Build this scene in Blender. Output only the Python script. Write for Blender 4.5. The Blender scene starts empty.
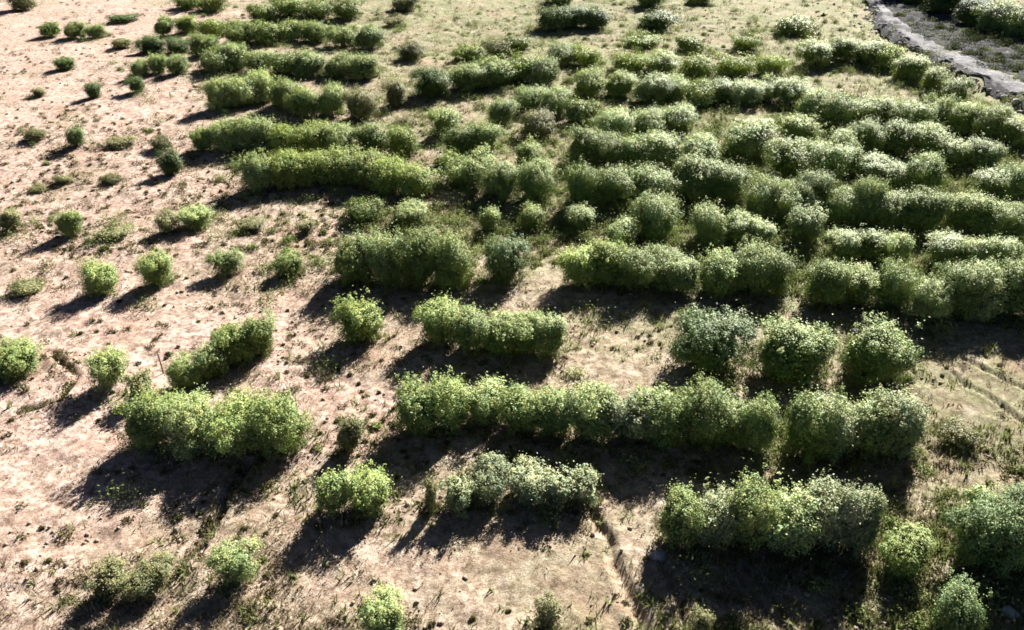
import bpy, math, random
import numpy as np
from mathutils import Vector

random.seed(7)
RNG = np.random.default_rng(11)
sc = bpy.context.scene
col = sc.collection

# ------------------------------------------------------------------ camera
CAM_H = 15.0
F_PX = 887.0
PITCH = math.atan(515.0 / F_PX)          # horizon sits well above the frame
cam = bpy.data.cameras.new('camera')
cam_o = bpy.data.objects.new('camera', cam)
col.objects.link(cam_o)
cam.sensor_width = 36.0
cam.lens = 36.0 * F_PX / 1024.0
cam.clip_end = 6000
cam_o.location = (0, 0, CAM_H)
cam_o.rotation_euler = (math.pi / 2 - PITCH, 0, 0)
sc.camera = cam_o

# ------------------------------------------------------------------ sky, sun, exposure
SUN_EL = math.radians(30)
SUN_AZ = math.radians(26)                # to the right of the view direction (+Y), so the field is backlit
w = bpy.data.worlds.new('World')
sc.world = w
w.use_nodes = True
nt = w.node_tree
bgn = nt.nodes['Background']
sky = nt.nodes.new('ShaderNodeTexSky')
sky.sky_type = 'NISHITA'
sky.sun_disc = False
sky.sun_elevation = SUN_EL
sky.sun_rotation = SUN_AZ
sky.air_density = 0.15
sky.dust_density = 0.2
nt.links.new(sky.outputs[0], bgn.inputs[0])
bgn.inputs[1].default_value = 0.05
sun = bpy.data.lights.new('sun', 'SUN')
sun.energy = 5.0
sun.angle = math.radians(0.5)
sun.color = (1.0, 0.965, 0.90)
sun_o = bpy.data.objects.new('sun', sun)
col.objects.link(sun_o)
to_sun = Vector((math.sin(SUN_AZ) * math.cos(SUN_EL), math.cos(SUN_AZ) * math.cos(SUN_EL), math.sin(SUN_EL)))
sun_o.rotation_euler = to_sun.to_track_quat('Z', 'Y').to_euler()
sun_o.location = (0, 0, 40)
sc.view_settings.view_transform = 'Standard'
sc.view_settings.look = 'None'
sc.view_settings.gamma = 1.0
sc.view_settings.exposure = 2.05
sc.cycles.max_bounces = 6
sc.cycles.filter_width = 1.7             # the photograph is soft

# ------------------------------------------------------------------ helpers
CP, SP = math.cos(PITCH), math.sin(PITCH)


def ray(px, py):
    u = (px - 512.0) / F_PX
    v = (315.0 - py) / F_PX
    return np.array([u, CP + v * SP, -SP + v * CP])   # per unit of depth along the view axis


def at_height(px, py, h=0.0):
    r = ray(px, py)
    t = (h - CAM_H) / r[2]
    return r[0] * t, r[1] * t, t         # x, y, depth


def hash2(ix, iy, s):
    v = np.sin(ix * 127.1 + iy * 311.7 + s * 74.7) * 43758.5453
    return v - np.floor(v)


def vnoise(x, y, s=0.0):
    ix, iy = np.floor(x), np.floor(y)
    fx, fy = x - ix, y - iy
    fx = fx * fx * (3 - 2 * fx)
    fy = fy * fy * (3 - 2 * fy)
    a = hash2(ix, iy, s) * (1 - fx) + hash2(ix + 1, iy, s) * fx
    b = hash2(ix, iy + 1, s) * (1 - fx) + hash2(ix + 1, iy + 1, s) * fx
    return (a * (1 - fy) + b * fy) * 2 - 1


def seg_dist(x, y, pts):
    """distance from (x, y) to a polyline"""
    d = np.full(np.shape(x), 1e9)
    for (ax, ay), (bx, by) in zip(pts[:-1], pts[1:]):
        dx, dy = bx - ax, by - ay
        t = np.clip(((x - ax) * dx + (y - ay) * dy) / (dx * dx + dy * dy), 0, 1)
        d = np.minimum(d, np.hypot(x - ax - t * dx, y - ay - t * dy))
    return d


def gpts(pix):
    return [at_height(px, py)[:2] for px, py in pix]


# wheel ruts, washed-out furrows and the ditch, as lines on the ground
FURROWS = [
    (gpts([(584, 496), (606, 540), (628, 590), (650, 660)]), 0.12, 0.12),
    (gpts([(655, 545), (668, 575), (690, 640)]), 0.07, 0.10),
    (gpts([(690, 520), (735, 575), (800, 650)]), 0.08, 0.09),
    (gpts([(720, 545), (775, 600), (815, 650)]), 0.07, 0.08),
    (gpts([(246, 462), (222, 510), (196, 545), (160, 590)]), 0.085, 0.2),
    (gpts([(52, 352), (78, 378), (62, 400), (20, 412)]), 0.09, 0.12),
    (gpts([(950, 372), (1000, 405), (1050, 440)]), 0.08, 0.09),
    (gpts([(965, 360), (1030, 392)]), 0.08, 0.09),
]
DITCH = gpts([(838, -40), (858, 2), (872, 26), (905, 52), (950, 76), (1040, 122)])


def ground_h(x, y):
    x = np.asarray(x, float)
    y = np.asarray(y, float)
    h = 0.16 * vnoise(x / 11, y / 11, 1) + 0.07 * vnoise(x / 3.1, y / 3.1, 2) + 0.05 * vnoise(x / 0.9, y / 0.9, 3)
    h = h + 0.036 * vnoise(x / 0.33, y / 0.33, 4)
    for pts, wd, dp in FURROWS:
        wob = wd * (1 + 0.5 * vnoise(x / 0.6, y / 0.6, 9))
        d = seg_dist(x + 0.09 * vnoise(x / 0.7, y / 0.7, 5), y, pts)
        h = h - dp * np.exp(-(d / wob) ** 2) + 0.35 * dp * np.exp(-((d - 2.3 * wd) / wd) ** 2)
    d = seg_dist(x, y, DITCH)
    h = h - 0.55 * np.exp(-(d / 0.7) ** 2)
    return h


def gh(x, y):
    return float(ground_h(np.array([x]), np.array([y]))[0])


def mesh_np(name, verts, faces, nper, mat=None, smooth=False):
    """fast mesh from numpy arrays: faces is (n, nper)"""
    me = bpy.data.meshes.new(name)
    nf = len(faces)
    me.vertices.add(len(verts))
    me.vertices.foreach_set('co', np.ascontiguousarray(verts, np.float32).ravel())
    me.loops.add(nf * nper)
    me.loops.foreach_set('vertex_index', np.ascontiguousarray(faces, np.int32).ravel())
    me.polygons.add(nf)
    me.polygons.foreach_set('loop_start', np.arange(0, nf * nper, nper, dtype=np.int32))
    if smooth:
        me.polygons.foreach_set('use_smooth', np.ones(nf, dtype=bool))
    me.update(calc_edges=True)
    if mat:
        me.materials.append(mat)
    return me


def add_attr(me, name, vals):
    a = me.attributes.new(name, 'FLOAT', 'POINT')
    a.data.foreach_set('value', np.ascontiguousarray(vals, np.float32))


def link(name, me, parent=None):
    o = bpy.data.objects.new(name, me)
    col.objects.link(o)
    if parent:
        o.parent = parent
    return o


# ------------------------------------------------------------------ materials
def new_mat(name):
    m = bpy.data.materials.new(name)
    m.use_nodes = True
    m.node_tree.nodes.clear()
    return m, m.node_tree.nodes, m.node_tree.links


def ramp(N, stops):
    r = N.new('ShaderNodeValToRGB')
    e = r.color_ramp.elements
    while len(e) > 1:
        e.remove(e[0])
    e[0].position, e[0].color = stops[0][0], (*stops[0][1], 1)
    for p, c in stops[1:]:
        k = e.new(p)
        k.color = (*c, 1)
    return r


def noise(N, L, co, scale, detail=4, rough=0.6):
    n = N.new('ShaderNodeTexNoise')
    n.inputs['Scale'].default_value = scale
    n.inputs['Detail'].default_value = detail
    n.inputs['Roughness'].default_value = rough
    L.new(co, n.inputs['Vector'])
    return n.outputs[0]


def mixc(N, L, fac, a, b, mode='MIX'):
    m = N.new('ShaderNodeMix')
    m.data_type = 'RGBA'
    m.blend_type = mode
    for sock, v in ((m.inputs[0], fac), (m.inputs[6], a), (m.inputs[7], b)):
        if hasattr(v, 'is_linked'):
            L.new(v, sock)
        elif isinstance(v, tuple):
            sock.default_value = (*v, 1)
        else:
            sock.default_value = v
    return m.outputs[2]


def math_n(N, L, op, a, b=None, c=None):
    m = N.new('ShaderNodeMath')
    m.operation = op
    for i, v in enumerate((a, b, c)):
        if v is None:
            continue
        if hasattr(v, 'is_linked'):
            L.new(v, m.inputs[i])
        else:
            m.inputs[i].default_value = v
    return m.outputs[0]


def maprange(N, L, v, a, b, lo=0.0, hi=1.0):
    m = N.new('ShaderNodeMapRange')
    L.new(v, m.inputs[0])
    m.inputs[1].default_value, m.inputs[2].default_value = a, b
    m.inputs[3].default_value, m.inputs[4].default_value = lo, hi
    return m.outputs[0]


def soil_mat():
    m, N, L = new_mat('dry_soil')
    out = N.new('ShaderNodeOutputMaterial')
    bs = N.new('ShaderNodeBsdfPrincipled')
    bs.inputs['Roughness'].default_value = 0.95
    bs.inputs['Specular IOR Level'].default_value = 0.1
    L.new(bs.outputs[0], out.inputs[0])
    geo = N.new('ShaderNodeNewGeometry')
    P = geo.outputs['Position']
    sep = N.new('ShaderNodeSeparateXYZ')
    L.new(P, sep.inputs[0])
    big = noise(N, L, P, 0.22, 4)
    mid = noise(N, L, P, 1.3, 6, 0.7)
    fine = noise(N, L, P, 4.5, 7, 0.78)
    grit = noise(N, L, P, 26.0, 4, 0.8)
    # bare pink-beige soil towards the open left side, strawy towards the planted right side
    side = math_n(N, L, 'ADD', maprange(N, L, math_n(N, L, 'ADD', sep.outputs[0], math_n(N, L, 'MULTIPLY', math_n(N, L, 'ADD', sep.outputs[1], -22.0), 0.4)), -11, 14), maprange(N, L, big, 0.3, 0.7, -0.35, 0.35))
    near_straw = maprange(N, L, sep.outputs[1], 22.0, 13.0, 0.0, 0.3)
    side = math_n(N, L, 'ADD', side, near_straw)
    bare = ramp(N, [(0.36, (0.12, 0.066, 0.048)), (0.44, (0.285, 0.188, 0.146)), (0.53, (0.465, 0.340, 0.283)), (0.64, (0.62, 0.495, 0.43))])
    L.new(fine, bare.inputs[0])
    straw = ramp(N, [(0.36, (0.075, 0.062, 0.036)), (0.45, (0.175, 0.155, 0.09)), (0.57, (0.28, 0.26, 0.16)), (0.70, (0.42, 0.395, 0.27))])
    L.new(fine, straw.inputs[0])
    c = mixc(N, L, side, bare.outputs[0], straw.outputs[0])
    # redder and browner patches of subsoil
    red = noise(N, L, P, 0.42, 5, 0.65)
    c = mixc(N, L, math_n(N, L, 'MULTIPLY', maprange(N, L, red, 0.48, 0.66), 0.55), c, (0.31, 0.195, 0.14))
    pale = noise(N, L, P, 0.75, 5, 0.7)
    c = mixc(N, L, math_n(N, L, 'MULTIPLY', maprange(N, L, pale, 0.55, 0.7), 0.45), c, (0.60, 0.52, 0.44))
    # low green weeds where the noise allows it
    gm = math_n(N, L, 'MULTIPLY', math_n(N, L, 'MULTIPLY', maprange(N, L, mid, 0.42, 0.58), math_n(N, L, 'MULTIPLY', maprange(N, L, grit, 0.62, 0.38, 0.25, 1.0), maprange(N, L, sep.outputs[1], 19, 36, 0.25, 1.0))), maprange(N, L, side, 0.1, 1.0, 0.1, 0.95))
    c = mixc(N, L, gm, c, (0.15, 0.19, 0.066))
    # dark crumbs and litter
    c = mixc(N, L, math_n(N, L, 'MULTIPLY', maprange(N, L, grit, 0.54, 0.62), 0.75), c, (0.085, 0.058, 0.04))
    c = mixc(N, L, math_n(N, L, 'MULTIPLY', maprange(N, L, mid, 0.42, 0.32), 0.6), c, (0.13, 0.09, 0.062))
    spot = noise(N, L, P, 2.2, 5, 0.7)
    c = mixc(N, L, math_n(N, L, 'MULTIPLY', maprange(N, L, spot, 0.57, 0.66), 0.6), c, (0.12, 0.085, 0.055))
    L.new(c, bs.inputs['Base Color'])
    bp = N.new('ShaderNodeBump')
    bp.inputs['Strength'].default_value = 0.8
    bp.inputs['Distance'].default_value = 0.07
    L.new(math_n(N, L, 'ADD', fine, math_n(N, L, 'MULTIPLY', grit, 0.35)), bp.inputs['Height'])
    L.new(bp.outputs[0], bs.inputs['Normal'])
    return m


def gravel_mat(name, c0, c1, c2):
    m, N, L = new_mat(name)
    out = N.new('ShaderNodeOutputMaterial')
    bs = N.new('ShaderNodeBsdfPrincipled')
    bs.inputs['Roughness'].default_value = 1.0
    bs.inputs['Specular IOR Level'].default_value = 0.08
    L.new(bs.outputs[0], out.inputs[0])
    P = N.new('ShaderNodeNewGeometry').outputs['Position']
    n1 = noise(N, L, P, 1.1, 6, 0.75)
    r = ramp(N, [(0.32, c0), (0.52, c1), (0.72, c2)])
    L.new(n1, r.inputs[0])
    n2 = noise(N, L, P, 9, 4, 0.7)
    L.new(mixc(N, L, maprange(N, L, n2, 0.3, 0.7), r.outputs[0], c1), bs.inputs['Base Color'])
    bp = N.new('ShaderNodeBump')
    bp.inputs['Strength'].default_value = 0.8
    bp.inputs['Distance'].default_value = 0.08
    L.new(n2, bp.inputs['Height'])
    L.new(bp.outputs[0], bs.inputs['Normal'])
    return m


def leaf_mat():
    m, N, L = new_mat('leaf')
    out = N.new('ShaderNodeOutputMaterial')
    oi = N.new('ShaderNodeObjectInfo')
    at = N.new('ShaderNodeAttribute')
    at.attribute_name = 'paleness'
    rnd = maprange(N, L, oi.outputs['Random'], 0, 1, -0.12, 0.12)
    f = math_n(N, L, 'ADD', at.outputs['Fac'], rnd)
    r = ramp(N, [(0.0, (0.6, 0.65, 0.5)), (0.45, (1.0, 1.0, 0.9)), (1.0, (1.6, 1.52, 1.5))])  # dark to pale leaf tone; pale end also carries the painted sunlit tops
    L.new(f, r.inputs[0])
    c = mixc(N, L, 1.0, r.outputs[0], oi.outputs['Color'], 'MULTIPLY')
    hu = N.new('ShaderNodeAttribute')
    hu.attribute_name = 'hue'
    hr_ = ramp(N, [(0.0, (0.82, 1.0, 1.15)), (0.5, (1.0, 1.0, 1.0)), (0.9, (1.1, 1.03, 0.9)), (0.95, (1.2, 0.85, 0.7)), (1.0, (1.2, 0.8, 0.65))])
    L.new(hu.outputs['Fac'], hr_.inputs[0])
    c = mixc(N, L, 1.0, c, hr_.outputs[0], 'MULTIPLY')
    bs = N.new('ShaderNodeBsdfPrincipled')
    L.new(c, bs.inputs['Base Color'])
    bs.inputs['Roughness'].default_value = 0.55
    bs.inputs['Specular IOR Level'].default_value = 0.15
    tr = N.new('ShaderNodeBsdfTranslucent')
    L.new(mixc(N, L, 1.0, c, (1.2, 1.2, 0.6), 'MULTIPLY'), tr.inputs[0])
    mx = N.new('ShaderNodeMixShader')
    mx.inputs[0].default_value = 0.08
    L.new(bs.outputs[0], mx.inputs[1])
    L.new(tr.outputs[0], mx.inputs[2])
    L.new(mx.outputs[0], out.inputs[0])
    return m


def blade_mat(name, lo, hi):
    m, N, L = new_mat(name)
    out = N.new('ShaderNodeOutputMaterial')
    at = N.new('ShaderNodeAttribute')
    at.attribute_name = 'paleness'
    c = mixc(N, L, at.outputs['Fac'], lo, hi)
    bs = N.new('ShaderNodeBsdfDiffuse')
    L.new(c, bs.inputs[0])
    tr = N.new('ShaderNodeBsdfTranslucent')
    L.new(c, tr.inputs[0])
    mx = N.new('ShaderNodeMixShader')
    mx.inputs[0].default_value = 0.3
    L.new(bs.outputs[0], mx.inputs[1])
    L.new(tr.outputs[0], mx.inputs[2])
    L.new(mx.outputs[0], out.inputs[0])
    return m


def bark_mat(name, a, b):
    m, N, L = new_mat(name)
    out = N.new('ShaderNodeOutputMaterial')
    bs = N.new('ShaderNodeBsdfPrincipled')
    bs.inputs['Roughness'].default_value = 0.9
    P = N.new('ShaderNodeTexCoord').outputs['Object']
    L.new(mixc(N, L, noise(N, L, P, 14, 5), a, b), bs.inputs['Base Color'])
    L.new(bs.outputs[0], out.inputs[0])
    return m


M_SOIL = soil_mat()
M_TRACK = gravel_mat('grey_gravel', (0.012, 0.012, 0.014), (0.045, 0.044, 0.048), (0.26, 0.25, 0.25))
M_PALE = gravel_mat('pale_gravel', (0.05, 0.048, 0.05), (0.20, 0.195, 0.198), (0.44, 0.43, 0.42))
M_STONE = gravel_mat('pale_stone', (0.20, 0.19, 0.185), (0.34, 0.325, 0.31), (0.46, 0.44, 0.42))
M_CLOD = gravel_mat('soil_clod', (0.16, 0.105, 0.078), (0.31, 0.235, 0.185), (0.44, 0.36, 0.30))
M_LEAF = leaf_mat()
M_BARK = bark_mat('bark', (0.09, 0.065, 0.045), (0.24, 0.19, 0.14))
M_WOOD = bark_mat('weathered_wood', (0.10, 0.075, 0.05), (0.2, 0.16, 0.11))
M_DRY = blade_mat('dry_blade', (0.17, 0.125, 0.08), (0.47, 0.41, 0.29))
M_GREEN = blade_mat('green_blade', (0.08, 0.105, 0.03), (0.26, 0.28, 0.11))
M_SCRUB = blade_mat('scrub_leaf', (0.13, 0.165, 0.05), (0.30, 0.34, 0.14))
M_DSCRUB = blade_mat('dark_scrub_leaf', (0.035, 0.045, 0.022), (0.10, 0.12, 0.05))
M_LITTER = blade_mat('fallen_leaf', (0.06, 0.042, 0.028), (0.22, 0.15, 0.09))
M_WEED = blade_mat('weed_leaf', (0.085, 0.062, 0.035), (0.15, 0.16, 0.055))


# ------------------------------------------------------------------ ground: one sheet to the horizon
def graded(lo, hi, step, far_lo, far_hi, mid=None):
    a = list(np.arange(lo, hi + 1e-6, step))
    s = step
    while a[-1] < far_hi:
        s = min(s * 1.12, 120)
        a.append(a[-1] + s)
    s = step
    b = [a[0]]
    while b[-1] > far_lo:
        s = min(s * 1.12, 120)
        b.append(b[-1] - s)
    return np.array(b[:0:-1] + a)


gx = graded(-20, 20, 0.085, -2200, 2200)
gy = np.concatenate([graded(11, 36, 0.09, -600, 36.05)[:-1], np.arange(36.2, 92, 0.25), 92 + np.cumsum(0.3 * 1.14 ** np.arange(60))])
gy = np.unique(np.round(gy, 4))
gy = gy[gy < 3200]
GX, GY = np.meshgrid(gx, gy)
GZ = ground_h(GX, GY)
V = np.stack([GX.ravel(), GY.ravel(), GZ.ravel()], 1)
nx, ny = len(gx), len(gy)
idx = np.arange(nx * ny).reshape(ny, nx)
Fq = np.stack([idx[:-1, :-1], idx[:-1, 1:], idx[1:, 1:], idx[1:, :-1]], -1).reshape(-1, 4)
g = link('ground', mesh_np('ground', V, Fq, 4, M_SOIL, True))
g['kind'] = 'structure'
g['label'] = 'dry pinkish beige field soil with straw, ruts and dark litter'


# ------------------------------------------------------------------ grey track across the far right corner
def strip(name, near, far, n, k, mat, lift, bump, skirt=0.0):
    def resample(pts, n):
        p = np.array(pts)
        d = np.r_[0, np.cumsum(np.hypot(*(p[1:] - p[:-1]).T))]
        t = np.linspace(0, d[-1], n)
        return np.stack([np.interp(t, d, p[:, 0]), np.interp(t, d, p[:, 1])], 1)
    a, b = resample(near, n), resample(far, n)
    t = np.linspace(0, 1, k)[None, :, None]
    xy = a[:, None] * (1 - t) + b[:, None] * t
    wob = (vnoise(xy[..., 0] / 1.3, xy[..., 1] / 1.3, 21) * 0.9)[..., None]
    edge = (np.abs(t - 0.5) > 0.4).astype(float)
    xy = xy + wob * edge
    z = ground_h(xy[..., 0], xy[..., 1]) + lift + bump * vnoise(xy[..., 0] / 0.5, xy[..., 1] / 0.5, 22) * (np.abs(t[..., 0] - 0.5) < 0.45)
    z = z - skirt * np.clip(np.abs(t[..., 0] - 0.5) * 2 - 0.55, 0, 1) ** 1.5
    v = np.concatenate([xy, z[..., None]], -1).reshape(-1, 3)
    i = np.arange(n * k).reshape(n, k)
    f = np.stack([i[:-1, :-1], i[1:, :-1], i[1:, 1:], i[:-1, 1:]], -1).reshape(-1, 4)
    o = link(name, mesh_np(name, v, f, 4, mat, True))
    o['kind'] = 'structure'
    return o


tr = strip('rough_ground', gpts([(838, -60), (862, -6), (880, 22), (910, 46), (954, 70), (1060, 122)]),
           gpts([(946, -70), (968, -22), (985, 2), (1010, 18), (1052, 34), (1180, 84)]), 170, 60, M_TRACK, 0.10, 0.16)
tr['label'] = 'dark grey mottled rough ground beyond the pale track, far right corner'
tr = strip('track', gpts([(852, -40), (866, -8), (880, 18), (908, 44), (952, 68), (1060, 119)]),
           gpts([(860, -40), (876, -8), (894, 16), (926, 40), (972, 60), (1080, 108)]), 150, 14, M_PALE, 0.16, 0.13, 0.8)
tr['label'] = 'narrow pale grey stony track running diagonally across the far right corner'


def rock_mesh(name, seed, mat, flat=0.7):
    r = np.random.default_rng(seed)
    import bmesh
    bm = bmesh.new()
    bmesh.ops.create_icosphere(bm, subdivisions=2, radius=1.0)
    ax = r.normal(size=(7, 3))
    ax /= np.linalg.norm(ax, axis=1)[:, None]
    cut = r.uniform(0.55, 0.9, 7)
    for v in bm.verts:
        p = np.array(v.co)
        for a, c in zip(ax, cut):
            d = p @ a
            if d > c:
                p = p - a * (d - c)
        p = p * (1 + 0.05 * r.normal())
        v.co = (p[0], p[1] * 0.8, p[2] * flat)
    me = bpy.data.meshes.new(name)
    bm.to_mesh(me)
    bm.free()
    me.materials.append(mat)
    return me


# unit clods, scattered as one mass each
ICO = None


def scatter_clods(name, pts, sizes, mat, seed):
    import bmesh
    r = np.random.default_rng(seed)
    bm = bmesh.new()
    bmesh.ops.create_icosphere(bm, subdivisions=1, radius=1.0)
    base = np.array([v.co[:] for v in bm.verts])
    tri = np.array([[v.index for v in f.verts] for f in bm.faces])
    bm.free()
    n = len(pts)
    jit = 1 + 0.35 * r.normal(size=(n, len(base), 1)).clip(-1.6, 1.6) * 0.6
    ang = r.uniform(0, 2 * math.pi, n)
    b = base[None] * jit * np.array([1, 0.75, 0.6])
    ca, sa = np.cos(ang)[:, None], np.sin(ang)[:, None]
    v = np.stack([b[..., 0] * ca - b[..., 1] * sa, b[..., 0] * sa + b[..., 1] * ca, b[..., 2]], -1) * sizes[:, None, None]
    v[..., 0] += pts[:, 0:1]
    v[..., 1] += pts[:, 1:2]
    v[..., 2] += (ground_h(pts[:, 0], pts[:, 1]) + 0.25 * sizes)[:, None]
    f = (tri[None] + (np.arange(n) * len(base))[:, None, None]).reshape(-1, 3)
    o = link(name, mesh_np(name, v.reshape(-1, 3), f, 3, mat))
    o['kind'] = 'stuff'
    return o


def view_points(n, seed, ymax=630, xpad=40, top=-30):
    """random ground points inside the view, evenly spread over the ground near the camera and thinning with distance"""
    r = np.random.default_rng(seed)
    py = top + (ymax + 25 - top) * r.uniform(0, 1, n) ** 0.85
    px = r.uniform(-xpad, 1024 + xpad, n)
    u = (px - 512) / F_PX
    v = (315 - py) / F_PX
    t = CAM_H / (SP - v * CP)
    return np.stack([u * t, (CP + v * SP) * t], 1)


BARE = [(510, 575, 5.2, 1.7), (625, 372, 2.2, 1.1), (60, 470, 3.0, 2.2), (560, 285, 1.6, 1.6), (980, 400, 2.5, 1.2), (640, 520, 0.9, 1.6)]


def open_soil(p):
    # trampled bare patches carry little grass
    k = np.ones(len(p))
    for px, py, rx, ry in BARE:
        bx_, by_, _ = at_height(px, py)
        k *= 1 - 0.93 * np.exp(-(((p[:, 0] - bx_) / rx) ** 2 + ((p[:, 1] - by_) / ry) ** 2) ** 2)
    return k


# rubble along the near edge of the track
r = np.random.default_rng(5)
edge = np.array(gpts([(866, 6), (884, 24), (912, 48), (956, 72), (1060, 124)]))
seg = r.integers(0, len(edge) - 1, 1100)
tt = r.uniform(0, 1, 1100)[:, None]
pp = edge[seg] * (1 - tt) + edge[seg + 1] * tt + r.normal(0, 0.9, (1100, 2)) * r.uniform(0.2, 1.5, (1100, 1))
o = scatter_clods('track_rubble', pp, r.gamma(2.5, 0.035, 1100).clip(0.03, 0.26), M_STONE, 6)
o['label'] = 'pale grey broken stones heaped along the near edge of the gravel track'

pp = view_points(15000, 31)
keep = vnoise(pp[:, 0] / 1.7, pp[:, 1] / 1.7, 41) + 0.8 * vnoise(pp[:, 0] / 0.5, pp[:, 1] / 0.5, 42) > 0.1
pp = pp[keep]
pp = pp[RNG.uniform(0, 1, len(pp)) < open_soil(pp)]
o = scatter_clods('soil_clods', pp, np.random.default_rng(3).gamma(1.3, 0.024, len(pp)).clip(0.01, 0.075), M_CLOD, 8)
o['label'] = 'loose brown soil clods scattered over the field'


# ------------------------------------------------------------------ bushes: crown and trunk shapes, shared by the copies
def leaf_quads(cent, nrm, up, ln, wd):
    """folded leaf blades: base, two sides, tip"""
    n = len(cent)
    side = np.cross(nrm, up)
    side /= np.linalg.norm(side, axis=1)[:, None] + 1e-9
    base = cent - up * ln[:, None] * 0.5
    tip = cent + up * ln[:, None] * 0.5
    mid = cent + nrm * (wd * 0.22)[:, None]
    a = mid + side * wd[:, None] * 0.5
    b = mid - side * wd[:, None] * 0.5
    v = np.stack([base, a, tip, b], 1).reshape(-1, 3)
    i = np.arange(n)[:, None] * 4
    f = np.concatenate([i + np.array([[0, 1, 2]]), i + np.array([[0, 2, 3]])], 0)
    return v, f


def unit(v):
    return v / (np.linalg.norm(v, axis=-1, keepdims=True) + 1e-9)


def crown_mesh(name, seed, n_leaf, leaf_m, w_m, h_m, sparse):
    """crown in metres / (w_m, w_m, h_m): unit wide and unit high"""
    r = np.random.default_rng(seed)
    n_clump = int((105 if sparse else 170) * (1.0 if w_m > 1 else 0.6))
    # a few main heads that make the outline uneven
    n_head = r.integers(5, 10)
    ha = r.uniform(0, 2 * math.pi, n_head)
    hr = r.uniform(0.06, 0.33, n_head)
    heads = np.stack([hr * np.cos(ha), hr * np.sin(ha), r.uniform(0.54, 0.82, n_head)], 1)
    hrad = np.stack([r.uniform(0.15, 0.23, n_head)] * 2 + [r.uniform(0.13, 0.22, n_head)], 1)
    ci, crad = [], []
    for k in range(n_clump):
        i = r.integers(0, n_head)
        d = unit(r.normal(size=3))
        if d[2] < -0.1 and r.random() < 0.6:
            d[2] *= -1
        c = heads[i] + d * hrad[i] * r.uniform(0.75, 1.05)
        if r.random() < (0.34 if sparse else 0.42):      # skirt that hangs low
            a = r.uniform(0, 2 * math.pi)
            rr = r.uniform(0.1, 0.37)
            c = np.array([rr * math.cos(a), rr * math.sin(a), r.uniform(0.06, 0.5)])
        ci.append(c)
        crad.append(r.uniform(0.04, 0.11))
    for k in range(60 if not sparse else 26):              # long shoots that stick out at the top
        i = r.integers(0, n_head)
        ci.append(heads[i] + np.array([r.normal(0, 0.12), r.normal(0, 0.12), hrad[i][2] * r.uniform(0.75, 1.9)]))
        crad.append(r.uniform(0.022, 0.045))
    ci, crad = np.array(ci), np.array(crad)
    paleness = r.uniform(0.0, 0.5, len(ci)) + 0.42 * (ci[:, 2] > 0.74)   # random clump tone; upper clumps paler, painting in the sunlit tops
    wgt = crad ** 1.8
    pick = r.choice(len(ci), n_leaf, p=wgt / wgt.sum())
    d = unit(r.normal(size=(n_leaf, 3)))
    rad = crad[pick] * r.uniform(0.25, 1.0, n_leaf) ** 0.45
    p = ci[pick] + d * rad[:, None] * np.array([0.85, 0.85, 1.75])
    # stray leaves between and outside the clumps
    p = p + r.normal(0, 0.06, (n_leaf, 3)) * np.array([1, 1, 1.3]) * (r.random((n_leaf, 1)) < 0.24)
    p[:, 2] = np.maximum(p[:, 2], 0.04)
    S = np.array([w_m, w_m, h_m])
    P = p * S
    out_d = unit((p - np.array([0, 0, 0.42])))
    nrm = unit(out_d * 0.9 + d * 0.6 + np.array([0, 0.0, 0.35]) + 0.45 * r.normal(size=(n_leaf, 3)))
    upv = np.array([0, 0, 1.1]) + 0.7 * d + 0.6 * r.normal(size=(n_leaf, 3))
    up = unit(upv - nrm * (upv * nrm).sum(1, keepdims=True))
    ln = leaf_m * r.uniform(0.65, 1.35, n_leaf)
    # larger leaves added inside the crown to block light and darken its front
    inner = r.random(n_leaf) < (0.10 if sparse else 0.2)
    qi = unit(r.normal(size=(n_leaf, 3))) * r.uniform(0, 1, (n_leaf, 1)) ** 0.4 * np.array([0.30, 0.30, 0.36]) + np.array([0, 0, 0.44])
    P = np.where(inner[:, None], qi * S, P)
    ln = np.where(inner, ln * 2.0, ln)
    v, f = leaf_quads(P, nrm, up, ln, ln * r.uniform(0.42, 0.62, n_leaf))
    v = v / S
    me = mesh_np(name, v, f, 3, M_LEAF)
    add_attr(me, 'paleness', np.repeat((paleness[pick] + r.normal(0, 0.12, n_leaf)).clip(0, 1), 4))
    hue = r.uniform(0.1, 0.85, len(ci))[pick] + r.normal(0, 0.12, n_leaf)
    hue = np.where(r.random(n_leaf) < 0.035, 1.0, hue.clip(0, 0.9))
    add_attr(me, 'hue', np.repeat(hue, 4))
    return me, ci, heads


def tube(pts, rads, sides=6):
    pts = np.array(pts, float)
    vs, fs = [], []
    for k, (p, rd) in enumerate(zip(pts, rads)):
        t = unit((pts[min(k + 1, len(pts) - 1)] - pts[max(k - 1, 0)])[None])[0]
        s = unit(np.cross(t, [0.3, 0.9, 0.1])[None])[0]
        u = np.cross(t, s)
        for j in range(sides):
            a = 2 * math.pi * j / sides
            vs.append(p + rd * (math.cos(a) * s + math.sin(a) * u))
    for k in range(len(pts) - 1):
        for j in range(sides):
            a, b = k * sides + j, k * sides + (j + 1) % sides
            fs.append((a, b, b + sides, a + sides))
    return vs, fs


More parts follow.
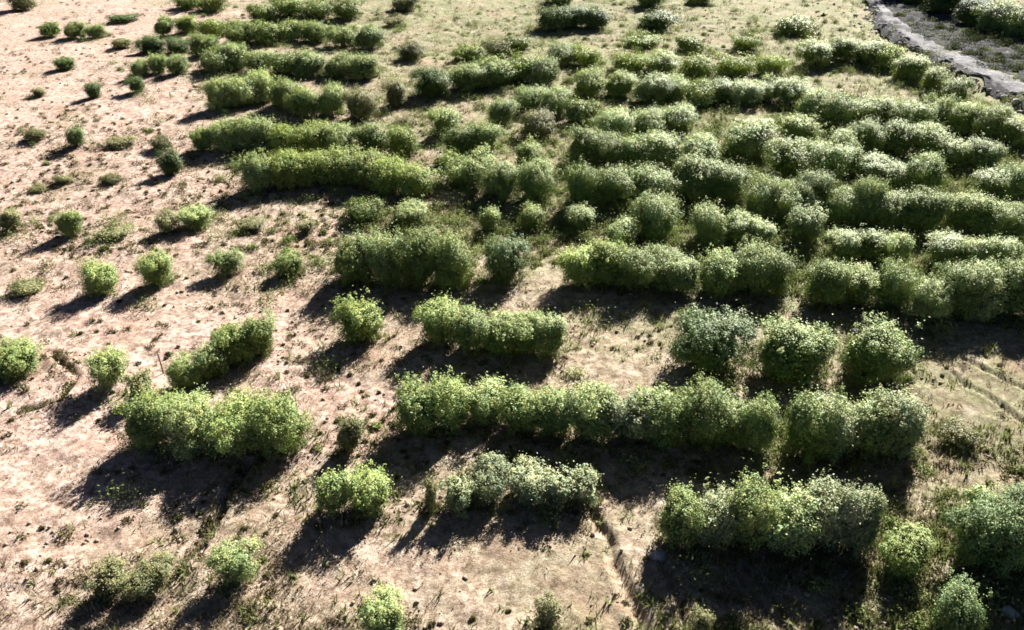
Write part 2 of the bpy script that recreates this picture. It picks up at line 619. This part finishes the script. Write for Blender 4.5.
def trunk_mesh(name, seed, ci, heads, w_m, h_m):
    r = np.random.default_rng(seed)
    V_, F_ = [], []

    def add(pts, rads, sides=6):
        v, f = tube(pts, rads, sides)
        o = len(V_)
        V_.extend(v)
        F_.extend([tuple(i + o for i in q) for q in f])
    S = np.array([w_m, w_m, h_m])
    fork = np.array([r.normal(0, 0.02), r.normal(0, 0.02), 0.2]) * S
    add([np.array([0, 0, -0.12]), np.array([0.01, 0, 0.05]) * S, fork], [0.055 * w_m ** 0.5, 0.045 * w_m ** 0.5, 0.036 * w_m ** 0.5], 7)
    for h in heads:
        e = h * S
        m = fork * 0.45 + e * 0.55 + r.normal(0, 0.04, 3)
        add([fork * 0.98, m, e], [0.03, 0.02, 0.011])
        near = ci[np.argsort(np.linalg.norm(ci - h, axis=1))[:6]]
        for c in near:
            add([m * 0.4 + e * 0.6, (e + c * S) / 2 + r.normal(0, 0.02, 3), c * S], [0.011, 0.008, 0.004], 4)
    v = np.array(V_) / S
    return mesh_np(name, v, np.array(F_), 4, M_BARK, True)


CLASSES = {'small': (0.8, 0.8, 8000, 0.04), 'middle': (1.45, 1.45, 21000, 0.046), 'large': (2.1, 1.6, 34000, 0.05), 'flat': (1.3, 0.5, 8000, 0.042)}
SHAPES = {}
for ci_, (cl, (wm, hm, nl, lm)) in enumerate(CLASSES.items()):
    for sp in (False, True):
        lst = []
        for k in range(6 if not sp else 3):
            sd = 100 + ci_ * 20 + k + (10 if sp else 0)
            cm, cc, hh = crown_mesh('crown', sd, int(nl * (0.62 if sp else 1.0)), lm, wm, hm, sp)
            lst.append((cm, trunk_mesh('trunk', sd + 500, cc, hh, wm, hm)))
        SHAPES[(cl, sp)] = lst

TINTS = {
    'g': ((0.240, 0.300, 0.102), 'green'),
    'y': ((0.285, 0.345, 0.100), 'yellowish green'),
    'p': ((0.300, 0.360, 0.150), 'pale green'),
    'd': ((0.130, 0.180, 0.065), 'dark green'),
    's': ((0.270, 0.305, 0.165), 'greyish green'),
    'b': ((0.215, 0.215, 0.105), 'dull olive'),
}
ORD = ['first', 'second', 'third', 'fourth', 'fifth', 'sixth', 'seventh', 'eighth', 'ninth', 'tenth', 'eleventh',
       'twelfth', 'thirteenth', 'fourteenth', 'fifteenth', 'sixteenth', 'seventeenth', 'eighteenth']
BUSHES = []                               # (x, y, w) kept for the grass
seen_labels = set()


def bush(px, py, wpx, tint, label, group, h=None, sparse=False, cat='bush', name='bush', squash=1.0):
    if h and h > 0.75 and py < 215 and px > 200:
        h *= 1.1
    h_m = h or 1.5
    for _ in range(6):                    # find the spot where a bush of this width tops out at that height
        x, y, t = at_height(px, py, h_m * 0.93)
        w_m = wpx * t / F_PX
        h_m = (h or min(1.65, 0.72 * w_m + 0.45)) * squash
    h_m *= random.uniform(0.8, 1.06)
    w_m *= random.uniform(0.9, 1.1) * (1.22 if py < 215 and px > 200 else 0.88 if px < 330 and py < 260 else 1.0)
    if name == 'bush' and not sparse and random.random() < 0.03:
        sparse = True
    z = gh(x, y)
    cl = 'flat' if h_m < 0.55 * w_m else 'small' if w_m < 0.95 else 'middle' if w_m < 1.5 else 'large'
    cm, tm = random.choice(SHAPES[(cl, sparse)])
    e = bpy.data.objects.new(name, None)
    col.objects.link(e)
    e.empty_display_size = 0.3
    e.location = (x, y, z)
    e.rotation_euler = (random.uniform(-0.07, 0.07), random.uniform(-0.07, 0.07), random.uniform(0, 2 * math.pi))
    s = w_m * 1.31
    e.scale = (s, s * random.uniform(0.84, 1.12), h_m)
    e['label'] = label
    e['category'] = cat
    e['group'] = group
    assert label not in seen_labels, label
    assert len(label.replace('-', ' ').split()) <= 16, len(label.split())
    seen_labels.add(label)
    c = link('crown', cm, e)
    base = np.array(TINTS[tint][0]) * random.uniform(0.85, 1.18)
    c.color = (*base, 1)
    link('trunk', tm, e)
    BUSHES.append((x, y, w_m))
    return e


def row(phrase, tint, items, group='bushes planted in rows', h=None, sparse=False, **kw):
    """items: (x, top y, width) in the photograph, left to right; label says which one of the row"""
    n = len(items)
    for k, it in enumerate(items):
        tn = it[3] if len(it) > 3 else tint
        look = TINTS[tn][1]
        if n == 1:
            lab = '%s bush %s' % (look, phrase)
        elif k == 0:
            lab = '%s bush at left end of %s' % (look, phrase)
        elif k == n - 1:
            lab = '%s bush at right end of %s' % (look, phrase)
        else:
            lab = '%s bush, %s from left in %s' % (look, ORD[k], phrase)
        bush(it[0], it[1], it[2], tn, lab, group, h=h, sparse=sparse, **kw)


ONE = 'bushes standing on their own'
# --- foreground
row('the nearest row, lower right', 'g', [(683, 493, 50), (718, 491, 54, 's'), (755, 492, 56), (794, 493, 58, 'p'), (834, 491, 62, 's'), (866, 500, 48, 's')], h=1.6)
row('the lowest pair at the right edge', 'd', [(1000, 508, 66), (1042, 506, 76)], h=1.6)
row('at the bottom right corner, lowest in view', 'd', [(968, 593, 54)], ONE)
row('sparse, beside the nearest row, lower right', 'y', [(913, 531, 46)], ONE, sparse=True)
row('low, poking above the bottom edge below the nearest row', 'b', [(702, 613, 26)], ONE)
row('the tall row at left with the longest shadow', 'g', [(143, 400, 62), (187, 403, 60, 'p'), (232, 401, 62), (274, 401, 62)], h=1.5)
row('thin and alone, beside the washed-out furrow at bottom left', 'p', [(232, 543, 46)], ONE, sparse=True, h=1.1)
row('the low thin pair at bottom left', 'b', [(108, 568, 40), (146, 566, 44)], ONE, sparse=True, h=0.7)
row('the pair below the long middle row', 'g', [(330, 480, 42), (368, 479, 50)], ONE, h=1.05)
row('cut by the bottom edge, left of centre', 'p', [(383, 601, 50)], ONE, h=0.95)
row('tiny, cut by the bottom edge beside bare soil', 'b', [(547, 598, 30)], ONE, sparse=True)
row('small and round, between the tall left row and the long middle row', 'b', [(346, 424, 25)], ONE)
row('the small pale row above bare foreground', 's', [(430, 487, 18, 'b'), (458, 488, 34), (488, 472, 44), (528, 473, 48), (556, 480, 40), (582, 477, 36)], sparse=True, h=0.85)
row('the long middle row', 'g', [(417, 391, 44), (449, 388, 46), (484, 381, 48, 'p'), (521, 389, 50), (555, 395, 48), (592, 399, 50, 'p'), (630, 399, 52, 's'), (664, 399, 50), (697, 400, 54), (733, 401, 50), (763, 410, 38, 'p')], h=1.45)
row('the dense row right of the long middle row', 'g', [(815, 404, 48), (845, 400, 54, 's'), (877, 398, 56, 'p'), (911, 398, 54, 's')], h=1.75)
row('low and tufted, on straw ground near the right edge', 'b', [(964, 425, 42)], ONE, h=0.55)
row('small, just above the bush pair at the right edge', 'p', [(985, 488, 34)], ONE, sparse=True)
# --- second band
row('the short row standing above the long middle row', 'g', [(441, 308, 42), (468, 317, 40, 'p'), (495, 316, 42), (523, 317, 44), (549, 320, 42, 'p')], h=1.4)
row('broad and round, right of the bare patch, first of three', 'd', [(713, 324, 76)], ONE, h=1.55)
row('broad and round, middle of the three above the dense row', 'g', [(795, 335, 74)], ONE, h=1.5)
row('broad and round, last of the three above the dense row', 'g', [(879, 334, 76)], ONE, h=1.5)
row('upright and alone, left of the short row', 'y', [(361, 305, 44)], ONE, h=1.35)
row('the slanting row above the tall left row', 'g', [(180, 353, 36, 'p'), (205, 342, 38, 'p'), (231, 331, 38), (257, 323, 38)], h=1.2)
row('cut by the left edge above the tall left row', 'g', [(6, 345, 46)], ONE, h=1.1)
row('loose and pale, left of the slanting row', 'p', [(103, 355, 42)], ONE, sparse=True, h=1.25)
row('tiny, between loose pale bush and slanting row', 'b', [(136, 374, 22)], ONE)
# --- third band
row('the dark heavy row left of centre', 'g', [(350, 238, 44), (384, 238, 42, 'p'), (417, 239, 46), (450, 244, 44)], h=1.8)
row('alone beside the dark heavy row', 'd', [(504, 250, 46)], ONE, h=1.35)
row('the even row above the bare patch', 'y', [(583, 255, 40), (608, 252, 42), (636, 256, 42, 'g'), (662, 254, 42, 'p'), (686, 261, 36, 'p')], h=1.35)
row('the broad clump right of the even row', 'g', [(720, 256, 44), (747, 250, 46, 'p'), (773, 252, 44)], h=1.6)
row('the clump above the middle round bush', 'g', [(832, 265, 42), (862, 263, 44, 'y'), (897, 266, 44)], h=1.55)
row('the heavy row meeting the right edge', 'p', [(938, 275, 50), (966, 272, 52, 'g'), (995, 272, 54), (1024, 272, 54, 'g')], h=1.7)
LS = 'scattered bushes on the open left side'
row('rounder, casting a reddish brown shadow at far left', 'g', [(96, 262, 40)], LS, h=1.25)
row('alone, right of the reddish-shadowed bush', 'g', [(152, 255, 40)], LS, h=1.2)
row('thin, third along the lonely line at left', 'p', [(224, 250, 32)], LS, sparse=True, h=1.0)
row('fourth along the lonely line, nearest the dark heavy row', 'g', [(288, 252, 32)], LS, h=0.9)
row('flat, at the left edge below the lonely far-left bushes', 'b', [(26, 282, 34)], LS, h=0.35)
# --- fourth band
row('the small line above the dark heavy row', 'p', [(362, 201, 32, 'g'), (408, 204, 26), (488, 210, 20), (532, 208, 21, 'y'), (581, 209, 23)], h=0.85)
row('small, left of the tall upright bush at centre', 'p', [(621, 222, 30)], ONE)
row('tall and upright, right of centre', 'p', [(659, 199, 38)], ONE, h=1.65)
row('the uneven pale row behind the broad clump', 'p', [(714, 213, 36), (737, 216, 32, 'g'), (761, 223, 36), (808, 217, 40), (850, 233, 36), (876, 235, 36, 'g'), (902, 240, 34), (955, 236, 36), (980, 240, 34), (1010, 243, 36, 'g')], h=1.2)
row('the long straight row at upper right', 'g', [(764, 183, 34, 'p'), (795, 186, 32, 'p'), (815, 180, 32), (843, 188, 34), (870, 189, 34, 'p'), (897, 192, 34), (927, 194, 36), (975, 194, 38, 'y'), (1000, 200, 34), (1020, 201, 32)], h=1.45)
row('cut by the left edge, upper part', 'b', [(6, 211, 26)], LS, h=0.9)
row('alone at far left with a long brown shadow', 'g', [(65, 210, 30)], LS, h=1.1)
row('flat, between two small bushes on the open left', 'b', [(110, 229, 40)], LS, h=0.4)
row('the close pair on the open left', 'b', [(166, 214, 28), (192, 208, 32, 'p')], LS, h=0.85)
row('flat, below the left end of the yellow row', 'b', [(250, 221, 36)], LS, h=0.4)
row('tiny, left of the scattered small line', 'b', [(305, 225, 20)], LS, h=0.4)
# --- fifth band
row('the bright yellow row left of centre', 'y', [(256, 160, 32, 'p'), (284, 156, 36), (311, 154, 36), (336, 151, 36), (361, 157, 36), (387, 160, 36), (412, 164, 34)], h=1.35)
row('the spaced row right of the bright yellow row', 'g', [(468, 155, 46), (500, 165, 34, 'p'), (535, 168, 38)], h=1.4)
row('the dark row at centre right', 'g', [(585, 172, 34), (614, 170, 36), (648, 167, 40), (694, 166, 38), (726, 168, 40)], h=1.5)
row('alone with a dark shadow on open left soil', 'd', [(168, 153, 28)], LS, h=1.1)
row('small, reddish ground around it, open left', 'b', [(110, 173, 22)], LS, h=0.5)
row('flat, in the far left pair of low tufts', 'b', [(36, 183, 24)], LS, h=0.35)
row('low, upper one of the far left tufts', 'b', [(62, 175, 22)], LS, h=0.35)
# --- sixth band
row('the mixed row above the dark row', 'g', [(457, 130, 26), (481, 128, 28), (527, 143, 24, 'y'), (585, 136, 32), (610, 135, 32, 'p'), (636, 138, 32), (664, 137, 34, 'p'), (702, 138, 36), (752, 128, 38, 'p')], h=1.35)
row('the round pair right of the mixed row', 'y', [(795, 146, 38), (822, 147, 38, 'g')], h=1.5)
row('round and alone on straw near right edge', 'g', [(930, 157, 36)], ONE, h=1.5)
row('round, against the right edge below the track', 'g', [(999, 168, 30), (1024, 172, 30)], h=1.3)
row('the row behind the bright yellow row', 'p', [(200, 127, 30, 'g'), (223, 124, 30), (245, 122, 30), (264, 124, 28), (285, 128, 30, 'y'), (311, 126, 30, 'y'), (336, 126, 30), (372, 124, 26, 'g'), (402, 128, 26, 'y')], h=1.25)
row('leaning on a long shadow, open upper left', 'd', [(73, 130, 22)], LS, h=1.0)
row('small and squat, left of the leaning shadowed bush', 'b', [(33, 132, 22)], LS, h=0.55)
row('flat, left of the row behind the yellow row', 'b', [(118, 140, 30)], LS, h=0.4)
row('small, nearest the row behind the yellow row', 'b', [(160, 137, 26)], LS, h=0.7)
# --- seventh band
row('the broken row at upper centre', 'p', [(405, 114, 20, 'b'), (445, 110, 26, 'g'), (500, 102, 28), (539, 113, 28, 'b'), (583, 98, 30, 'p'), (617, 112, 32), (650, 113, 30, 'g'), (677, 108, 32)], h=1.2)
row('the rounded row below the bright row', 'g', [(800, 117, 30, 'y'), (843, 129, 28, 'p'), (872, 124, 32), (900, 125, 32), (938, 126, 32, 'y')], h=1.4)
row('the bright row running up to the track', 'y', [(815, 96, 28, 'p'), (841, 100, 30, 'p'), (866, 102, 30), (890, 100, 30), (915, 105, 30), (942, 103, 30), (968, 107, 30), (993, 111, 30), (1016, 116, 28)], h=1.35)
row('the loose trio left of the lone round bush', 'p', [(846, 152, 28), (873, 158, 28, 'g'), (900, 162, 26)], h=1.0)
row('the pair above the round right-edge bush', 'y', [(958, 140, 28), (985, 144, 28, 'p')], h=1.1)
row('the loose pair inside the upper centre gap', 'g', [(530, 88, 26), (556, 93, 26, 'p')], h=1.1)
row('the dark-shadowed row at upper left', 'g', [(218, 86, 24, 'p'), (240, 81, 28, 'p'), (262, 77, 30, 'p'), (283, 84, 28), (304, 90, 28), (329, 90, 28, 'p'), (360, 92, 26, 'b')], h=1.35)
row('dark and small, left of the dark-shadowed row', 'd', [(136, 79, 22)], LS, h=0.95)
row('small and upright with long shadow, upper left soil', 'd', [(92, 84, 18)], LS, h=0.95)
row('tiny, left of the small upright shadowed bush', 'b', [(38, 89, 16)], LS, h=0.5)
# --- eighth band
row('the grouped row at upper centre', 'g', [(394, 80, 20, 'b'), (431, 72, 26, 'd'), (466, 65, 30), (493, 62, 32), (520, 57, 32), (545, 62, 28, 'p')], h=1.4)
row('the long pale row across upper right', 'p', [(591, 73, 30, 'y'), (620, 73, 30, 'y'), (652, 78, 30), (676, 75, 28), (702, 82, 30), (722, 78, 30, 'g'), (746, 80, 30), (772, 78, 30), (797, 82, 30)], h=1.3)
row('the clustered row behind the dark-shadowed row', 'g', [(137, 59, 22, 'p'), (155, 56, 22), (174, 57, 24, 'p'), (212, 51, 26, 'p'), (233, 49, 28, 'p'), (257, 53, 28), (285, 55, 28), (306, 56, 26, 'p'), (338, 57, 28), (362, 60, 26, 'p')], h=1.25)
row('small with slanting shadow, top left soil', 'd', [(63, 57, 22)], LS, h=0.8)
# --- far bands
row('the yellowish bank beside the track', 'y', [(819, 46, 28), (846, 43, 28), (871, 44, 28), (893, 49, 28), (914, 60, 28), (937, 72, 28), (958, 83, 28)], h=1.2)
row('the far strip at upper centre', 'y', [(562, 46, 26, 'p'), (586, 47, 26), (630, 52, 28), (660, 54, 28), (697, 55, 30), (735, 54, 30), (771, 55, 28)], h=1.15)
row('the far left-centre row', 'g', [(160, 18, 24), (186, 15, 28, 'y'), (212, 17, 28, 'y'), (237, 24, 26), (262, 23, 28), (288, 20, 28, 'p'), (313, 21, 28), (340, 25, 28), (366, 27, 26, 'p')], h=1.3)
row('the small far cluster at top left', 'g', [(48, 23, 26), (72, 24, 26), (94, 23, 26)], h=1.0)
row('single, low between the top left cluster and far row', 'b', [(121, 37, 22)], LS, h=0.7)
row('flat, above the far row, upper left', 'd', [(121, 14, 28)], LS, h=0.6)
row('the thin broken line at top centre', 'y', [(410, 46, 20, 'b'), (470, 46, 24), (498, 42, 22, 'b'), (517, 37, 22, 'g')], h=0.9)
row('the dim trio left of the far row', 'd', [(150, 36, 26), (176, 37, 28), (202, 40, 26, 'g')], h=1.1)
row('the loose straw-side trio at top right', 'y', [(640, 33, 26), (690, 38, 26), (746, 36, 24)], h=0.8)
row('the far dark clump at top centre', 'd', [(552, 10, 26), (573, 8, 26), (595, 9, 26)], h=1.3)
row('single, right of the far dark clump', 'd', [(657, 12, 34)], ONE, h=1.0)
row('flat with a brown shadow, top right', 'b', [(795, 20, 40, 'y')], ONE, h=1.05)
row('tiny, left of the far dark clump', 'b', [(395, 18, 20)], ONE, h=0.6)
row('the topmost row, cut by the top edge', 'g', [(22, -4, 26, 'b'), (186, -6, 28), (208, -6, 26), (262, 3, 26), (288, 0, 28), (316, 1, 28), (345, 2, 26), (402, -4, 24, 'b'), (560, -12, 26), (650, -8, 28), (700, -12, 26)], h=1.2)
row('the dark line beyond the grey track', 'd', [(905, -26, 38), (928, -20, 38), (948, -12, 34), (975, -2, 32), (998, 4, 32, 'g'), (1022, 8, 32, 'g')], h=1.9)


# ------------------------------------------------------------------ loose stones and a stake
def rock(px, py, size, seed, label):
    x, y, t = at_height(px, py)
    o = link('rock', rock_mesh('rock', seed, M_STONE))
    o.location = (x, y, gh(x, y) + size * 0.3)
    o.scale = (size, size, size)
    o.rotation_euler = (0.2, 0.1, seed)
    o['label'] = label
    o['category'] = 'rock'
    o['group'] = 'loose pale rocks'


rock(657, 557, 0.24, 1, 'upright pale rock with dark shadow left of the nearest row')
rock(706, 516, 0.15, 3, 'small pale rock in front of the nearest row, left end')
rock(855, 331, 0.13, 4, 'small white rock behind the rightmost clump above the dense row')
rock(1012, 610, 0.2, 6, 'pale rock in shadow at the bottom right corner')

x, y, t = at_height(163, 372)
v, f = tube([(0, 0, -0.25), (0.01, 0, 0.35), (0.0, 0.01, 0.72)], [0.026, 0.024, 0.02], 7)
n = len(v)
v += [np.array((0, 0.01, 0.73))]
me = bpy.data.meshes.new('stake')
me.from_pydata([tuple(p) for p in v], [], [tuple(q) for q in f] + [(n - 7 + j, n - 7 + (j + 1) % 7, n) for j in range(7)])
me.materials.append(M_WOOD)
st = link('stake', me)
st.location = (x, y, gh(x, y))
st.rotation_euler = (0.04, -0.03, 0)
st['label'] = 'thin dark wooden stake in front of the slanting row'
st['category'] = 'stake'


# ------------------------------------------------------------------ grasses
BA = np.array(BUSHES)


def tufts(name, pts, n_blade, hgt, spread, mat, seed, label):
    r = np.random.default_rng(seed)
    n = len(pts)
    N_ = n * n_blade
    base = np.repeat(pts, n_blade, 0) + r.normal(0, 1, (N_, 2)) * np.repeat(spread, n_blade)[:, None] * 0.5
    z = ground_h(base[:, 0], base[:, 1]) - 0.01
    L_ = np.repeat(hgt, n_blade) * r.uniform(0.5, 1.2, N_)
    a = r.uniform(0, 2 * math.pi, N_)
    lean = r.uniform(0.15, 1.45, N_)
    dirv = np.stack([np.cos(a) * np.sin(lean), np.sin(a) * np.sin(lean), np.cos(lean)], 1)
    b3 = np.concatenate([base, z[:, None]], 1)
    sd = np.stack([-np.sin(a), np.cos(a), np.zeros(N_)], 1)
    a2 = r.uniform(0, 2 * math.pi, N_)
    sd = unit(sd + 0.7 * np.stack([np.cos(a2), np.sin(a2), 0 * a2], 1))
    wd = (L_ * r.uniform(0.07, 0.14, N_)).clip(0.009, 0.03)[:, None]
    tip = b3 + dirv * L_[:, None]
    v = np.stack([b3 - sd * wd, b3 + sd * wd, tip], 1).reshape(-1, 3)
    f = np.arange(N_ * 3).reshape(-1, 3)
    me = mesh_np(name, v, f, 3, mat)
    tone = np.repeat(r.uniform(0, 0.7, n), n_blade) + r.uniform(0, 0.3, N_)
    add_attr(me, 'paleness', np.repeat(tone, 3))
    o = link(name, me)
    o['kind'] = 'stuff'
    o['label'] = label
    return o


track_far = DITCH


def off_track(p):
    # keep plants off the pale gravel
    d = seg_dist(p[:, 0], p[:, 1], gpts([(856, -40), (871, -8), (887, 17), (917, 42), (962, 64), (1070, 113)]))
    return d > 0.5


def near_bush(p):
    out = np.zeros(len(p))
    for i in range(0, len(BA)):
        d = np.hypot(p[:, 0] - BA[i, 0], p[:, 1] - BA[i, 1])
        out = np.maximum(out, np.exp(-(d / (0.55 + 0.6 * BA[i, 2])) ** 2))
    return out


r = np.random.default_rng(77)
pp = view_points(62000, 51)
pp = pp[off_track(pp)]
dens = 0.22 + 0.12 * ((pp[:, 0] + 10) / 20).clip(-0.8, 1) + 0.5 * vnoise(pp[:, 0] / 2.3, pp[:, 1] / 2.3, 61) + 0.35 * vnoise(pp[:, 0] / 0.8, pp[:, 1] / 0.8, 62)
pp = pp[r.uniform(0, 1, len(pp)) < dens * open_soil(pp)]
tufts('dry_grass', pp, 8, r.gamma(3, 0.03, len(pp)).clip(0.03, 0.24), r.uniform(0.05, 0.3, len(pp)), M_DRY, 52, 'short dry straw grass over the field')

pp = view_points(36000, 53)
pp = pp[off_track(pp)]
nb = near_bush(pp)
xr = ((pp[:, 0] + 12) / 26).clip(0, 1)
dens = (0.05 + 0.75 * nb) * (0.06 + 0.94 * xr ** 1.2) + 0.30 * xr * (vnoise(pp[:, 0] / 1.9, pp[:, 1] / 1.9, 63) > 0.15)
pp = pp[r.uniform(0, 1, len(pp)) < dens * open_soil(pp)]
tufts('green_grass', pp, 10, r.uniform(0.08, 0.28, len(pp)), r.uniform(0.06, 0.2, len(pp)), M_GREEN, 54, 'patchy green grass and weeds between the bushes')

# low leafy weeds, too many and too small to pick apart
pp = np.concatenate([view_points(3600, 57), view_points(6500, 59, ymax=230)])
for pts, wd, dp in FURROWS[4:6] + FURROWS[4:5]:          # weeds that line the washed-out furrows
    pa = np.array(pts)
    si = RNG.integers(0, len(pa) - 1, 60)
    ti = RNG.uniform(0, 1, (60, 1))
    pp = np.concatenate([pp, pa[si] * (1 - ti) + pa[si + 1] * ti + RNG.normal(0, 0.05, (60, 2))])
pp = pp[off_track(pp)]
pp = pp[RNG.uniform(0, 1, len(pp)) < open_soil(pp)]
r = np.random.default_rng(58)
pp = pp[r.uniform(0, 1, len(pp)) < 0.55 + 0.5 * vnoise(pp[:, 0] / 3.0, pp[:, 1] / 3.0, 64)]
nlf = 46
far_k = ((pp[:, 1] - 25) / 30).clip(0, 1)               # ranker growth on the far side of the field
wr = np.repeat((r.gamma(3.0, 0.045, len(pp)) * (1 + 0.55 * far_k)).clip(0.06, 0.5), nlf)
d = unit(r.normal(size=(len(wr), 3)))
d[:, 2] = np.abs(d[:, 2])
q = d * wr[:, None] * r.uniform(0.3, 1, len(wr))[:, None] * np.array([1.25, 1.0, 0.85])
bx = np.repeat(pp, nlf, 0) + q[:, :2]
cen = np.stack([bx[:, 0], bx[:, 1], ground_h(bx[:, 0], bx[:, 1]) + q[:, 2] + 0.01], 1)
nr = unit(d + 0.7 * r.normal(size=d.shape))
v, f = leaf_quads(cen, nr, unit(np.cross(nr, r.normal(size=d.shape))), r.uniform(0.04, 0.1, len(wr)), r.uniform(0.02, 0.05, len(wr)))
me = mesh_np('weeds', v, f, 3, M_WEED)
add_attr(me, 'paleness', np.repeat((np.repeat(r.uniform(0, 0.8, len(pp)), nlf) + r.uniform(0, 0.2, len(wr))), 4))
o = link('weeds', me)
o['kind'] = 'stuff'
o['label'] = 'small brown and olive weeds dotted over the field'


def scrub(name, pp, rad, nlf, mat, seed, label, leaf=(0.05, 0.11)):
    r = np.random.default_rng(seed)
    wr = np.repeat(rad, nlf)
    n = len(wr)
    d = unit(r.normal(size=(n, 3)))
    d[:, 2] = np.abs(d[:, 2])
    lump = np.repeat(pp, nlf, 0) + r.normal(0, 0.35, (n, 2)) * wr[:, None]
    q = d * wr[:, None] * r.uniform(0.2, 1, n)[:, None] * np.array([1.0, 0.8, 0.95])
    bx = lump + q[:, :2]
    cen = np.stack([bx[:, 0], bx[:, 1], ground_h(bx[:, 0], bx[:, 1]) + q[:, 2] + 0.02], 1)
    nr = unit(d + np.array([0, 0, 0.4]) + 0.6 * r.normal(size=d.shape))
    ln = r.uniform(*leaf, n)
    v, f = leaf_quads(cen, nr, unit(np.cross(nr, r.normal(size=d.shape))), ln, ln * 0.5)
    me = mesh_np(name, v, f, 3, mat)
    add_attr(me, 'paleness', np.repeat((np.repeat(r.uniform(0, 0.7, len(pp)), nlf) + r.uniform(0, 0.3, n)), 4))
    o = link(name, me)
    o['kind'] = 'stuff'
    o['label'] = label


r = np.random.default_rng(91)
pp = np.concatenate([view_points(4600, 92, ymax=260), view_points(900, 96, ymax=60), view_points(500, 93)])
nb = near_bush(pp)
xr = ((pp[:, 0] + 0.45 * pp[:, 1] - 1) / 18).clip(0, 1)
keep = r.uniform(0, 1, len(pp)) < (0.21 + 0.65 * nb) * (0.08 + 0.92 * xr) * open_soil(pp)
pp = pp[keep & off_track(pp)]
scrub('green_scrub', pp, r.gamma(4, 0.095, len(pp)).clip(0.15, 0.8), 190, M_SCRUB, 94, 'low green scrub filling the gaps between the bush rows')
dk = np.array(gpts([(905, -30), (928, 8), (965, 34), (1000, 48), (1040, 66)]))
pp = np.repeat(dk, 50, 0) + r.normal(0, 1, (50 * len(dk), 2)) * np.array([4.0, 3.5])
pp = pp[off_track(pp) & (seg_dist(pp[:, 0], pp[:, 1], DITCH) > 2.2)]
scrub('dark_scrub', pp, r.gamma(4, 0.11, len(pp)).clip(0.2, 0.9), 220, M_DSCRUB, 95, 'dark olive scrub growing on the rough grey ground', (0.08, 0.16))

# fallen leaves round the stems, their dark colour also deepening the shade there
r = np.random.default_rng(120)
k = 170
c2 = np.repeat(BA[:, :2], k, 0) + r.normal(0, 0.42, (len(BA) * k, 2)) * np.repeat(BA[:, 2], k)[:, None]
n = len(c2)
nr = unit(np.array([0, 0, 1.0]) + 0.35 * r.normal(size=(n, 3)))
ln = r.uniform(0.04, 0.09, n)
v, f = leaf_quads(np.stack([c2[:, 0], c2[:, 1], ground_h(c2[:, 0], c2[:, 1]) + 0.025], 1), nr, unit(np.cross(nr, r.normal(size=(n, 3)))), ln, ln * 0.55)
me = mesh_np('leaf_litter', v, f, 3, M_LITTER)
add_attr(me, 'paleness', np.repeat(r.uniform(0, 1, n), 4))
o = link('leaf_litter', me)
o['kind'] = 'stuff'
o['label'] = 'brown fallen leaves lying round the bush stems'
pp = view_points(42000, 130, ymax=270)
pp = pp[off_track(pp)]
xr = ((pp[:, 0] + 0.45 * pp[:, 1] - 1) / 20).clip(0, 1)
dens = xr * (0.45 + 0.6 * vnoise(pp[:, 0] / 2.6, pp[:, 1] / 2.6, 66) + 0.3 * vnoise(pp[:, 0] / 0.9, pp[:, 1] / 0.9, 67))
pp = pp[r.uniform(0, 1, len(pp)) < dens]
tufts('meadow_grass', pp, 9, r.gamma(4, 0.05, len(pp)).clip(0.08, 0.4), r.uniform(0.1, 0.4, len(pp)), M_GREEN, 131, 'rank green grass between the far bush rows')
print('BUSHES', len(BUSHES))
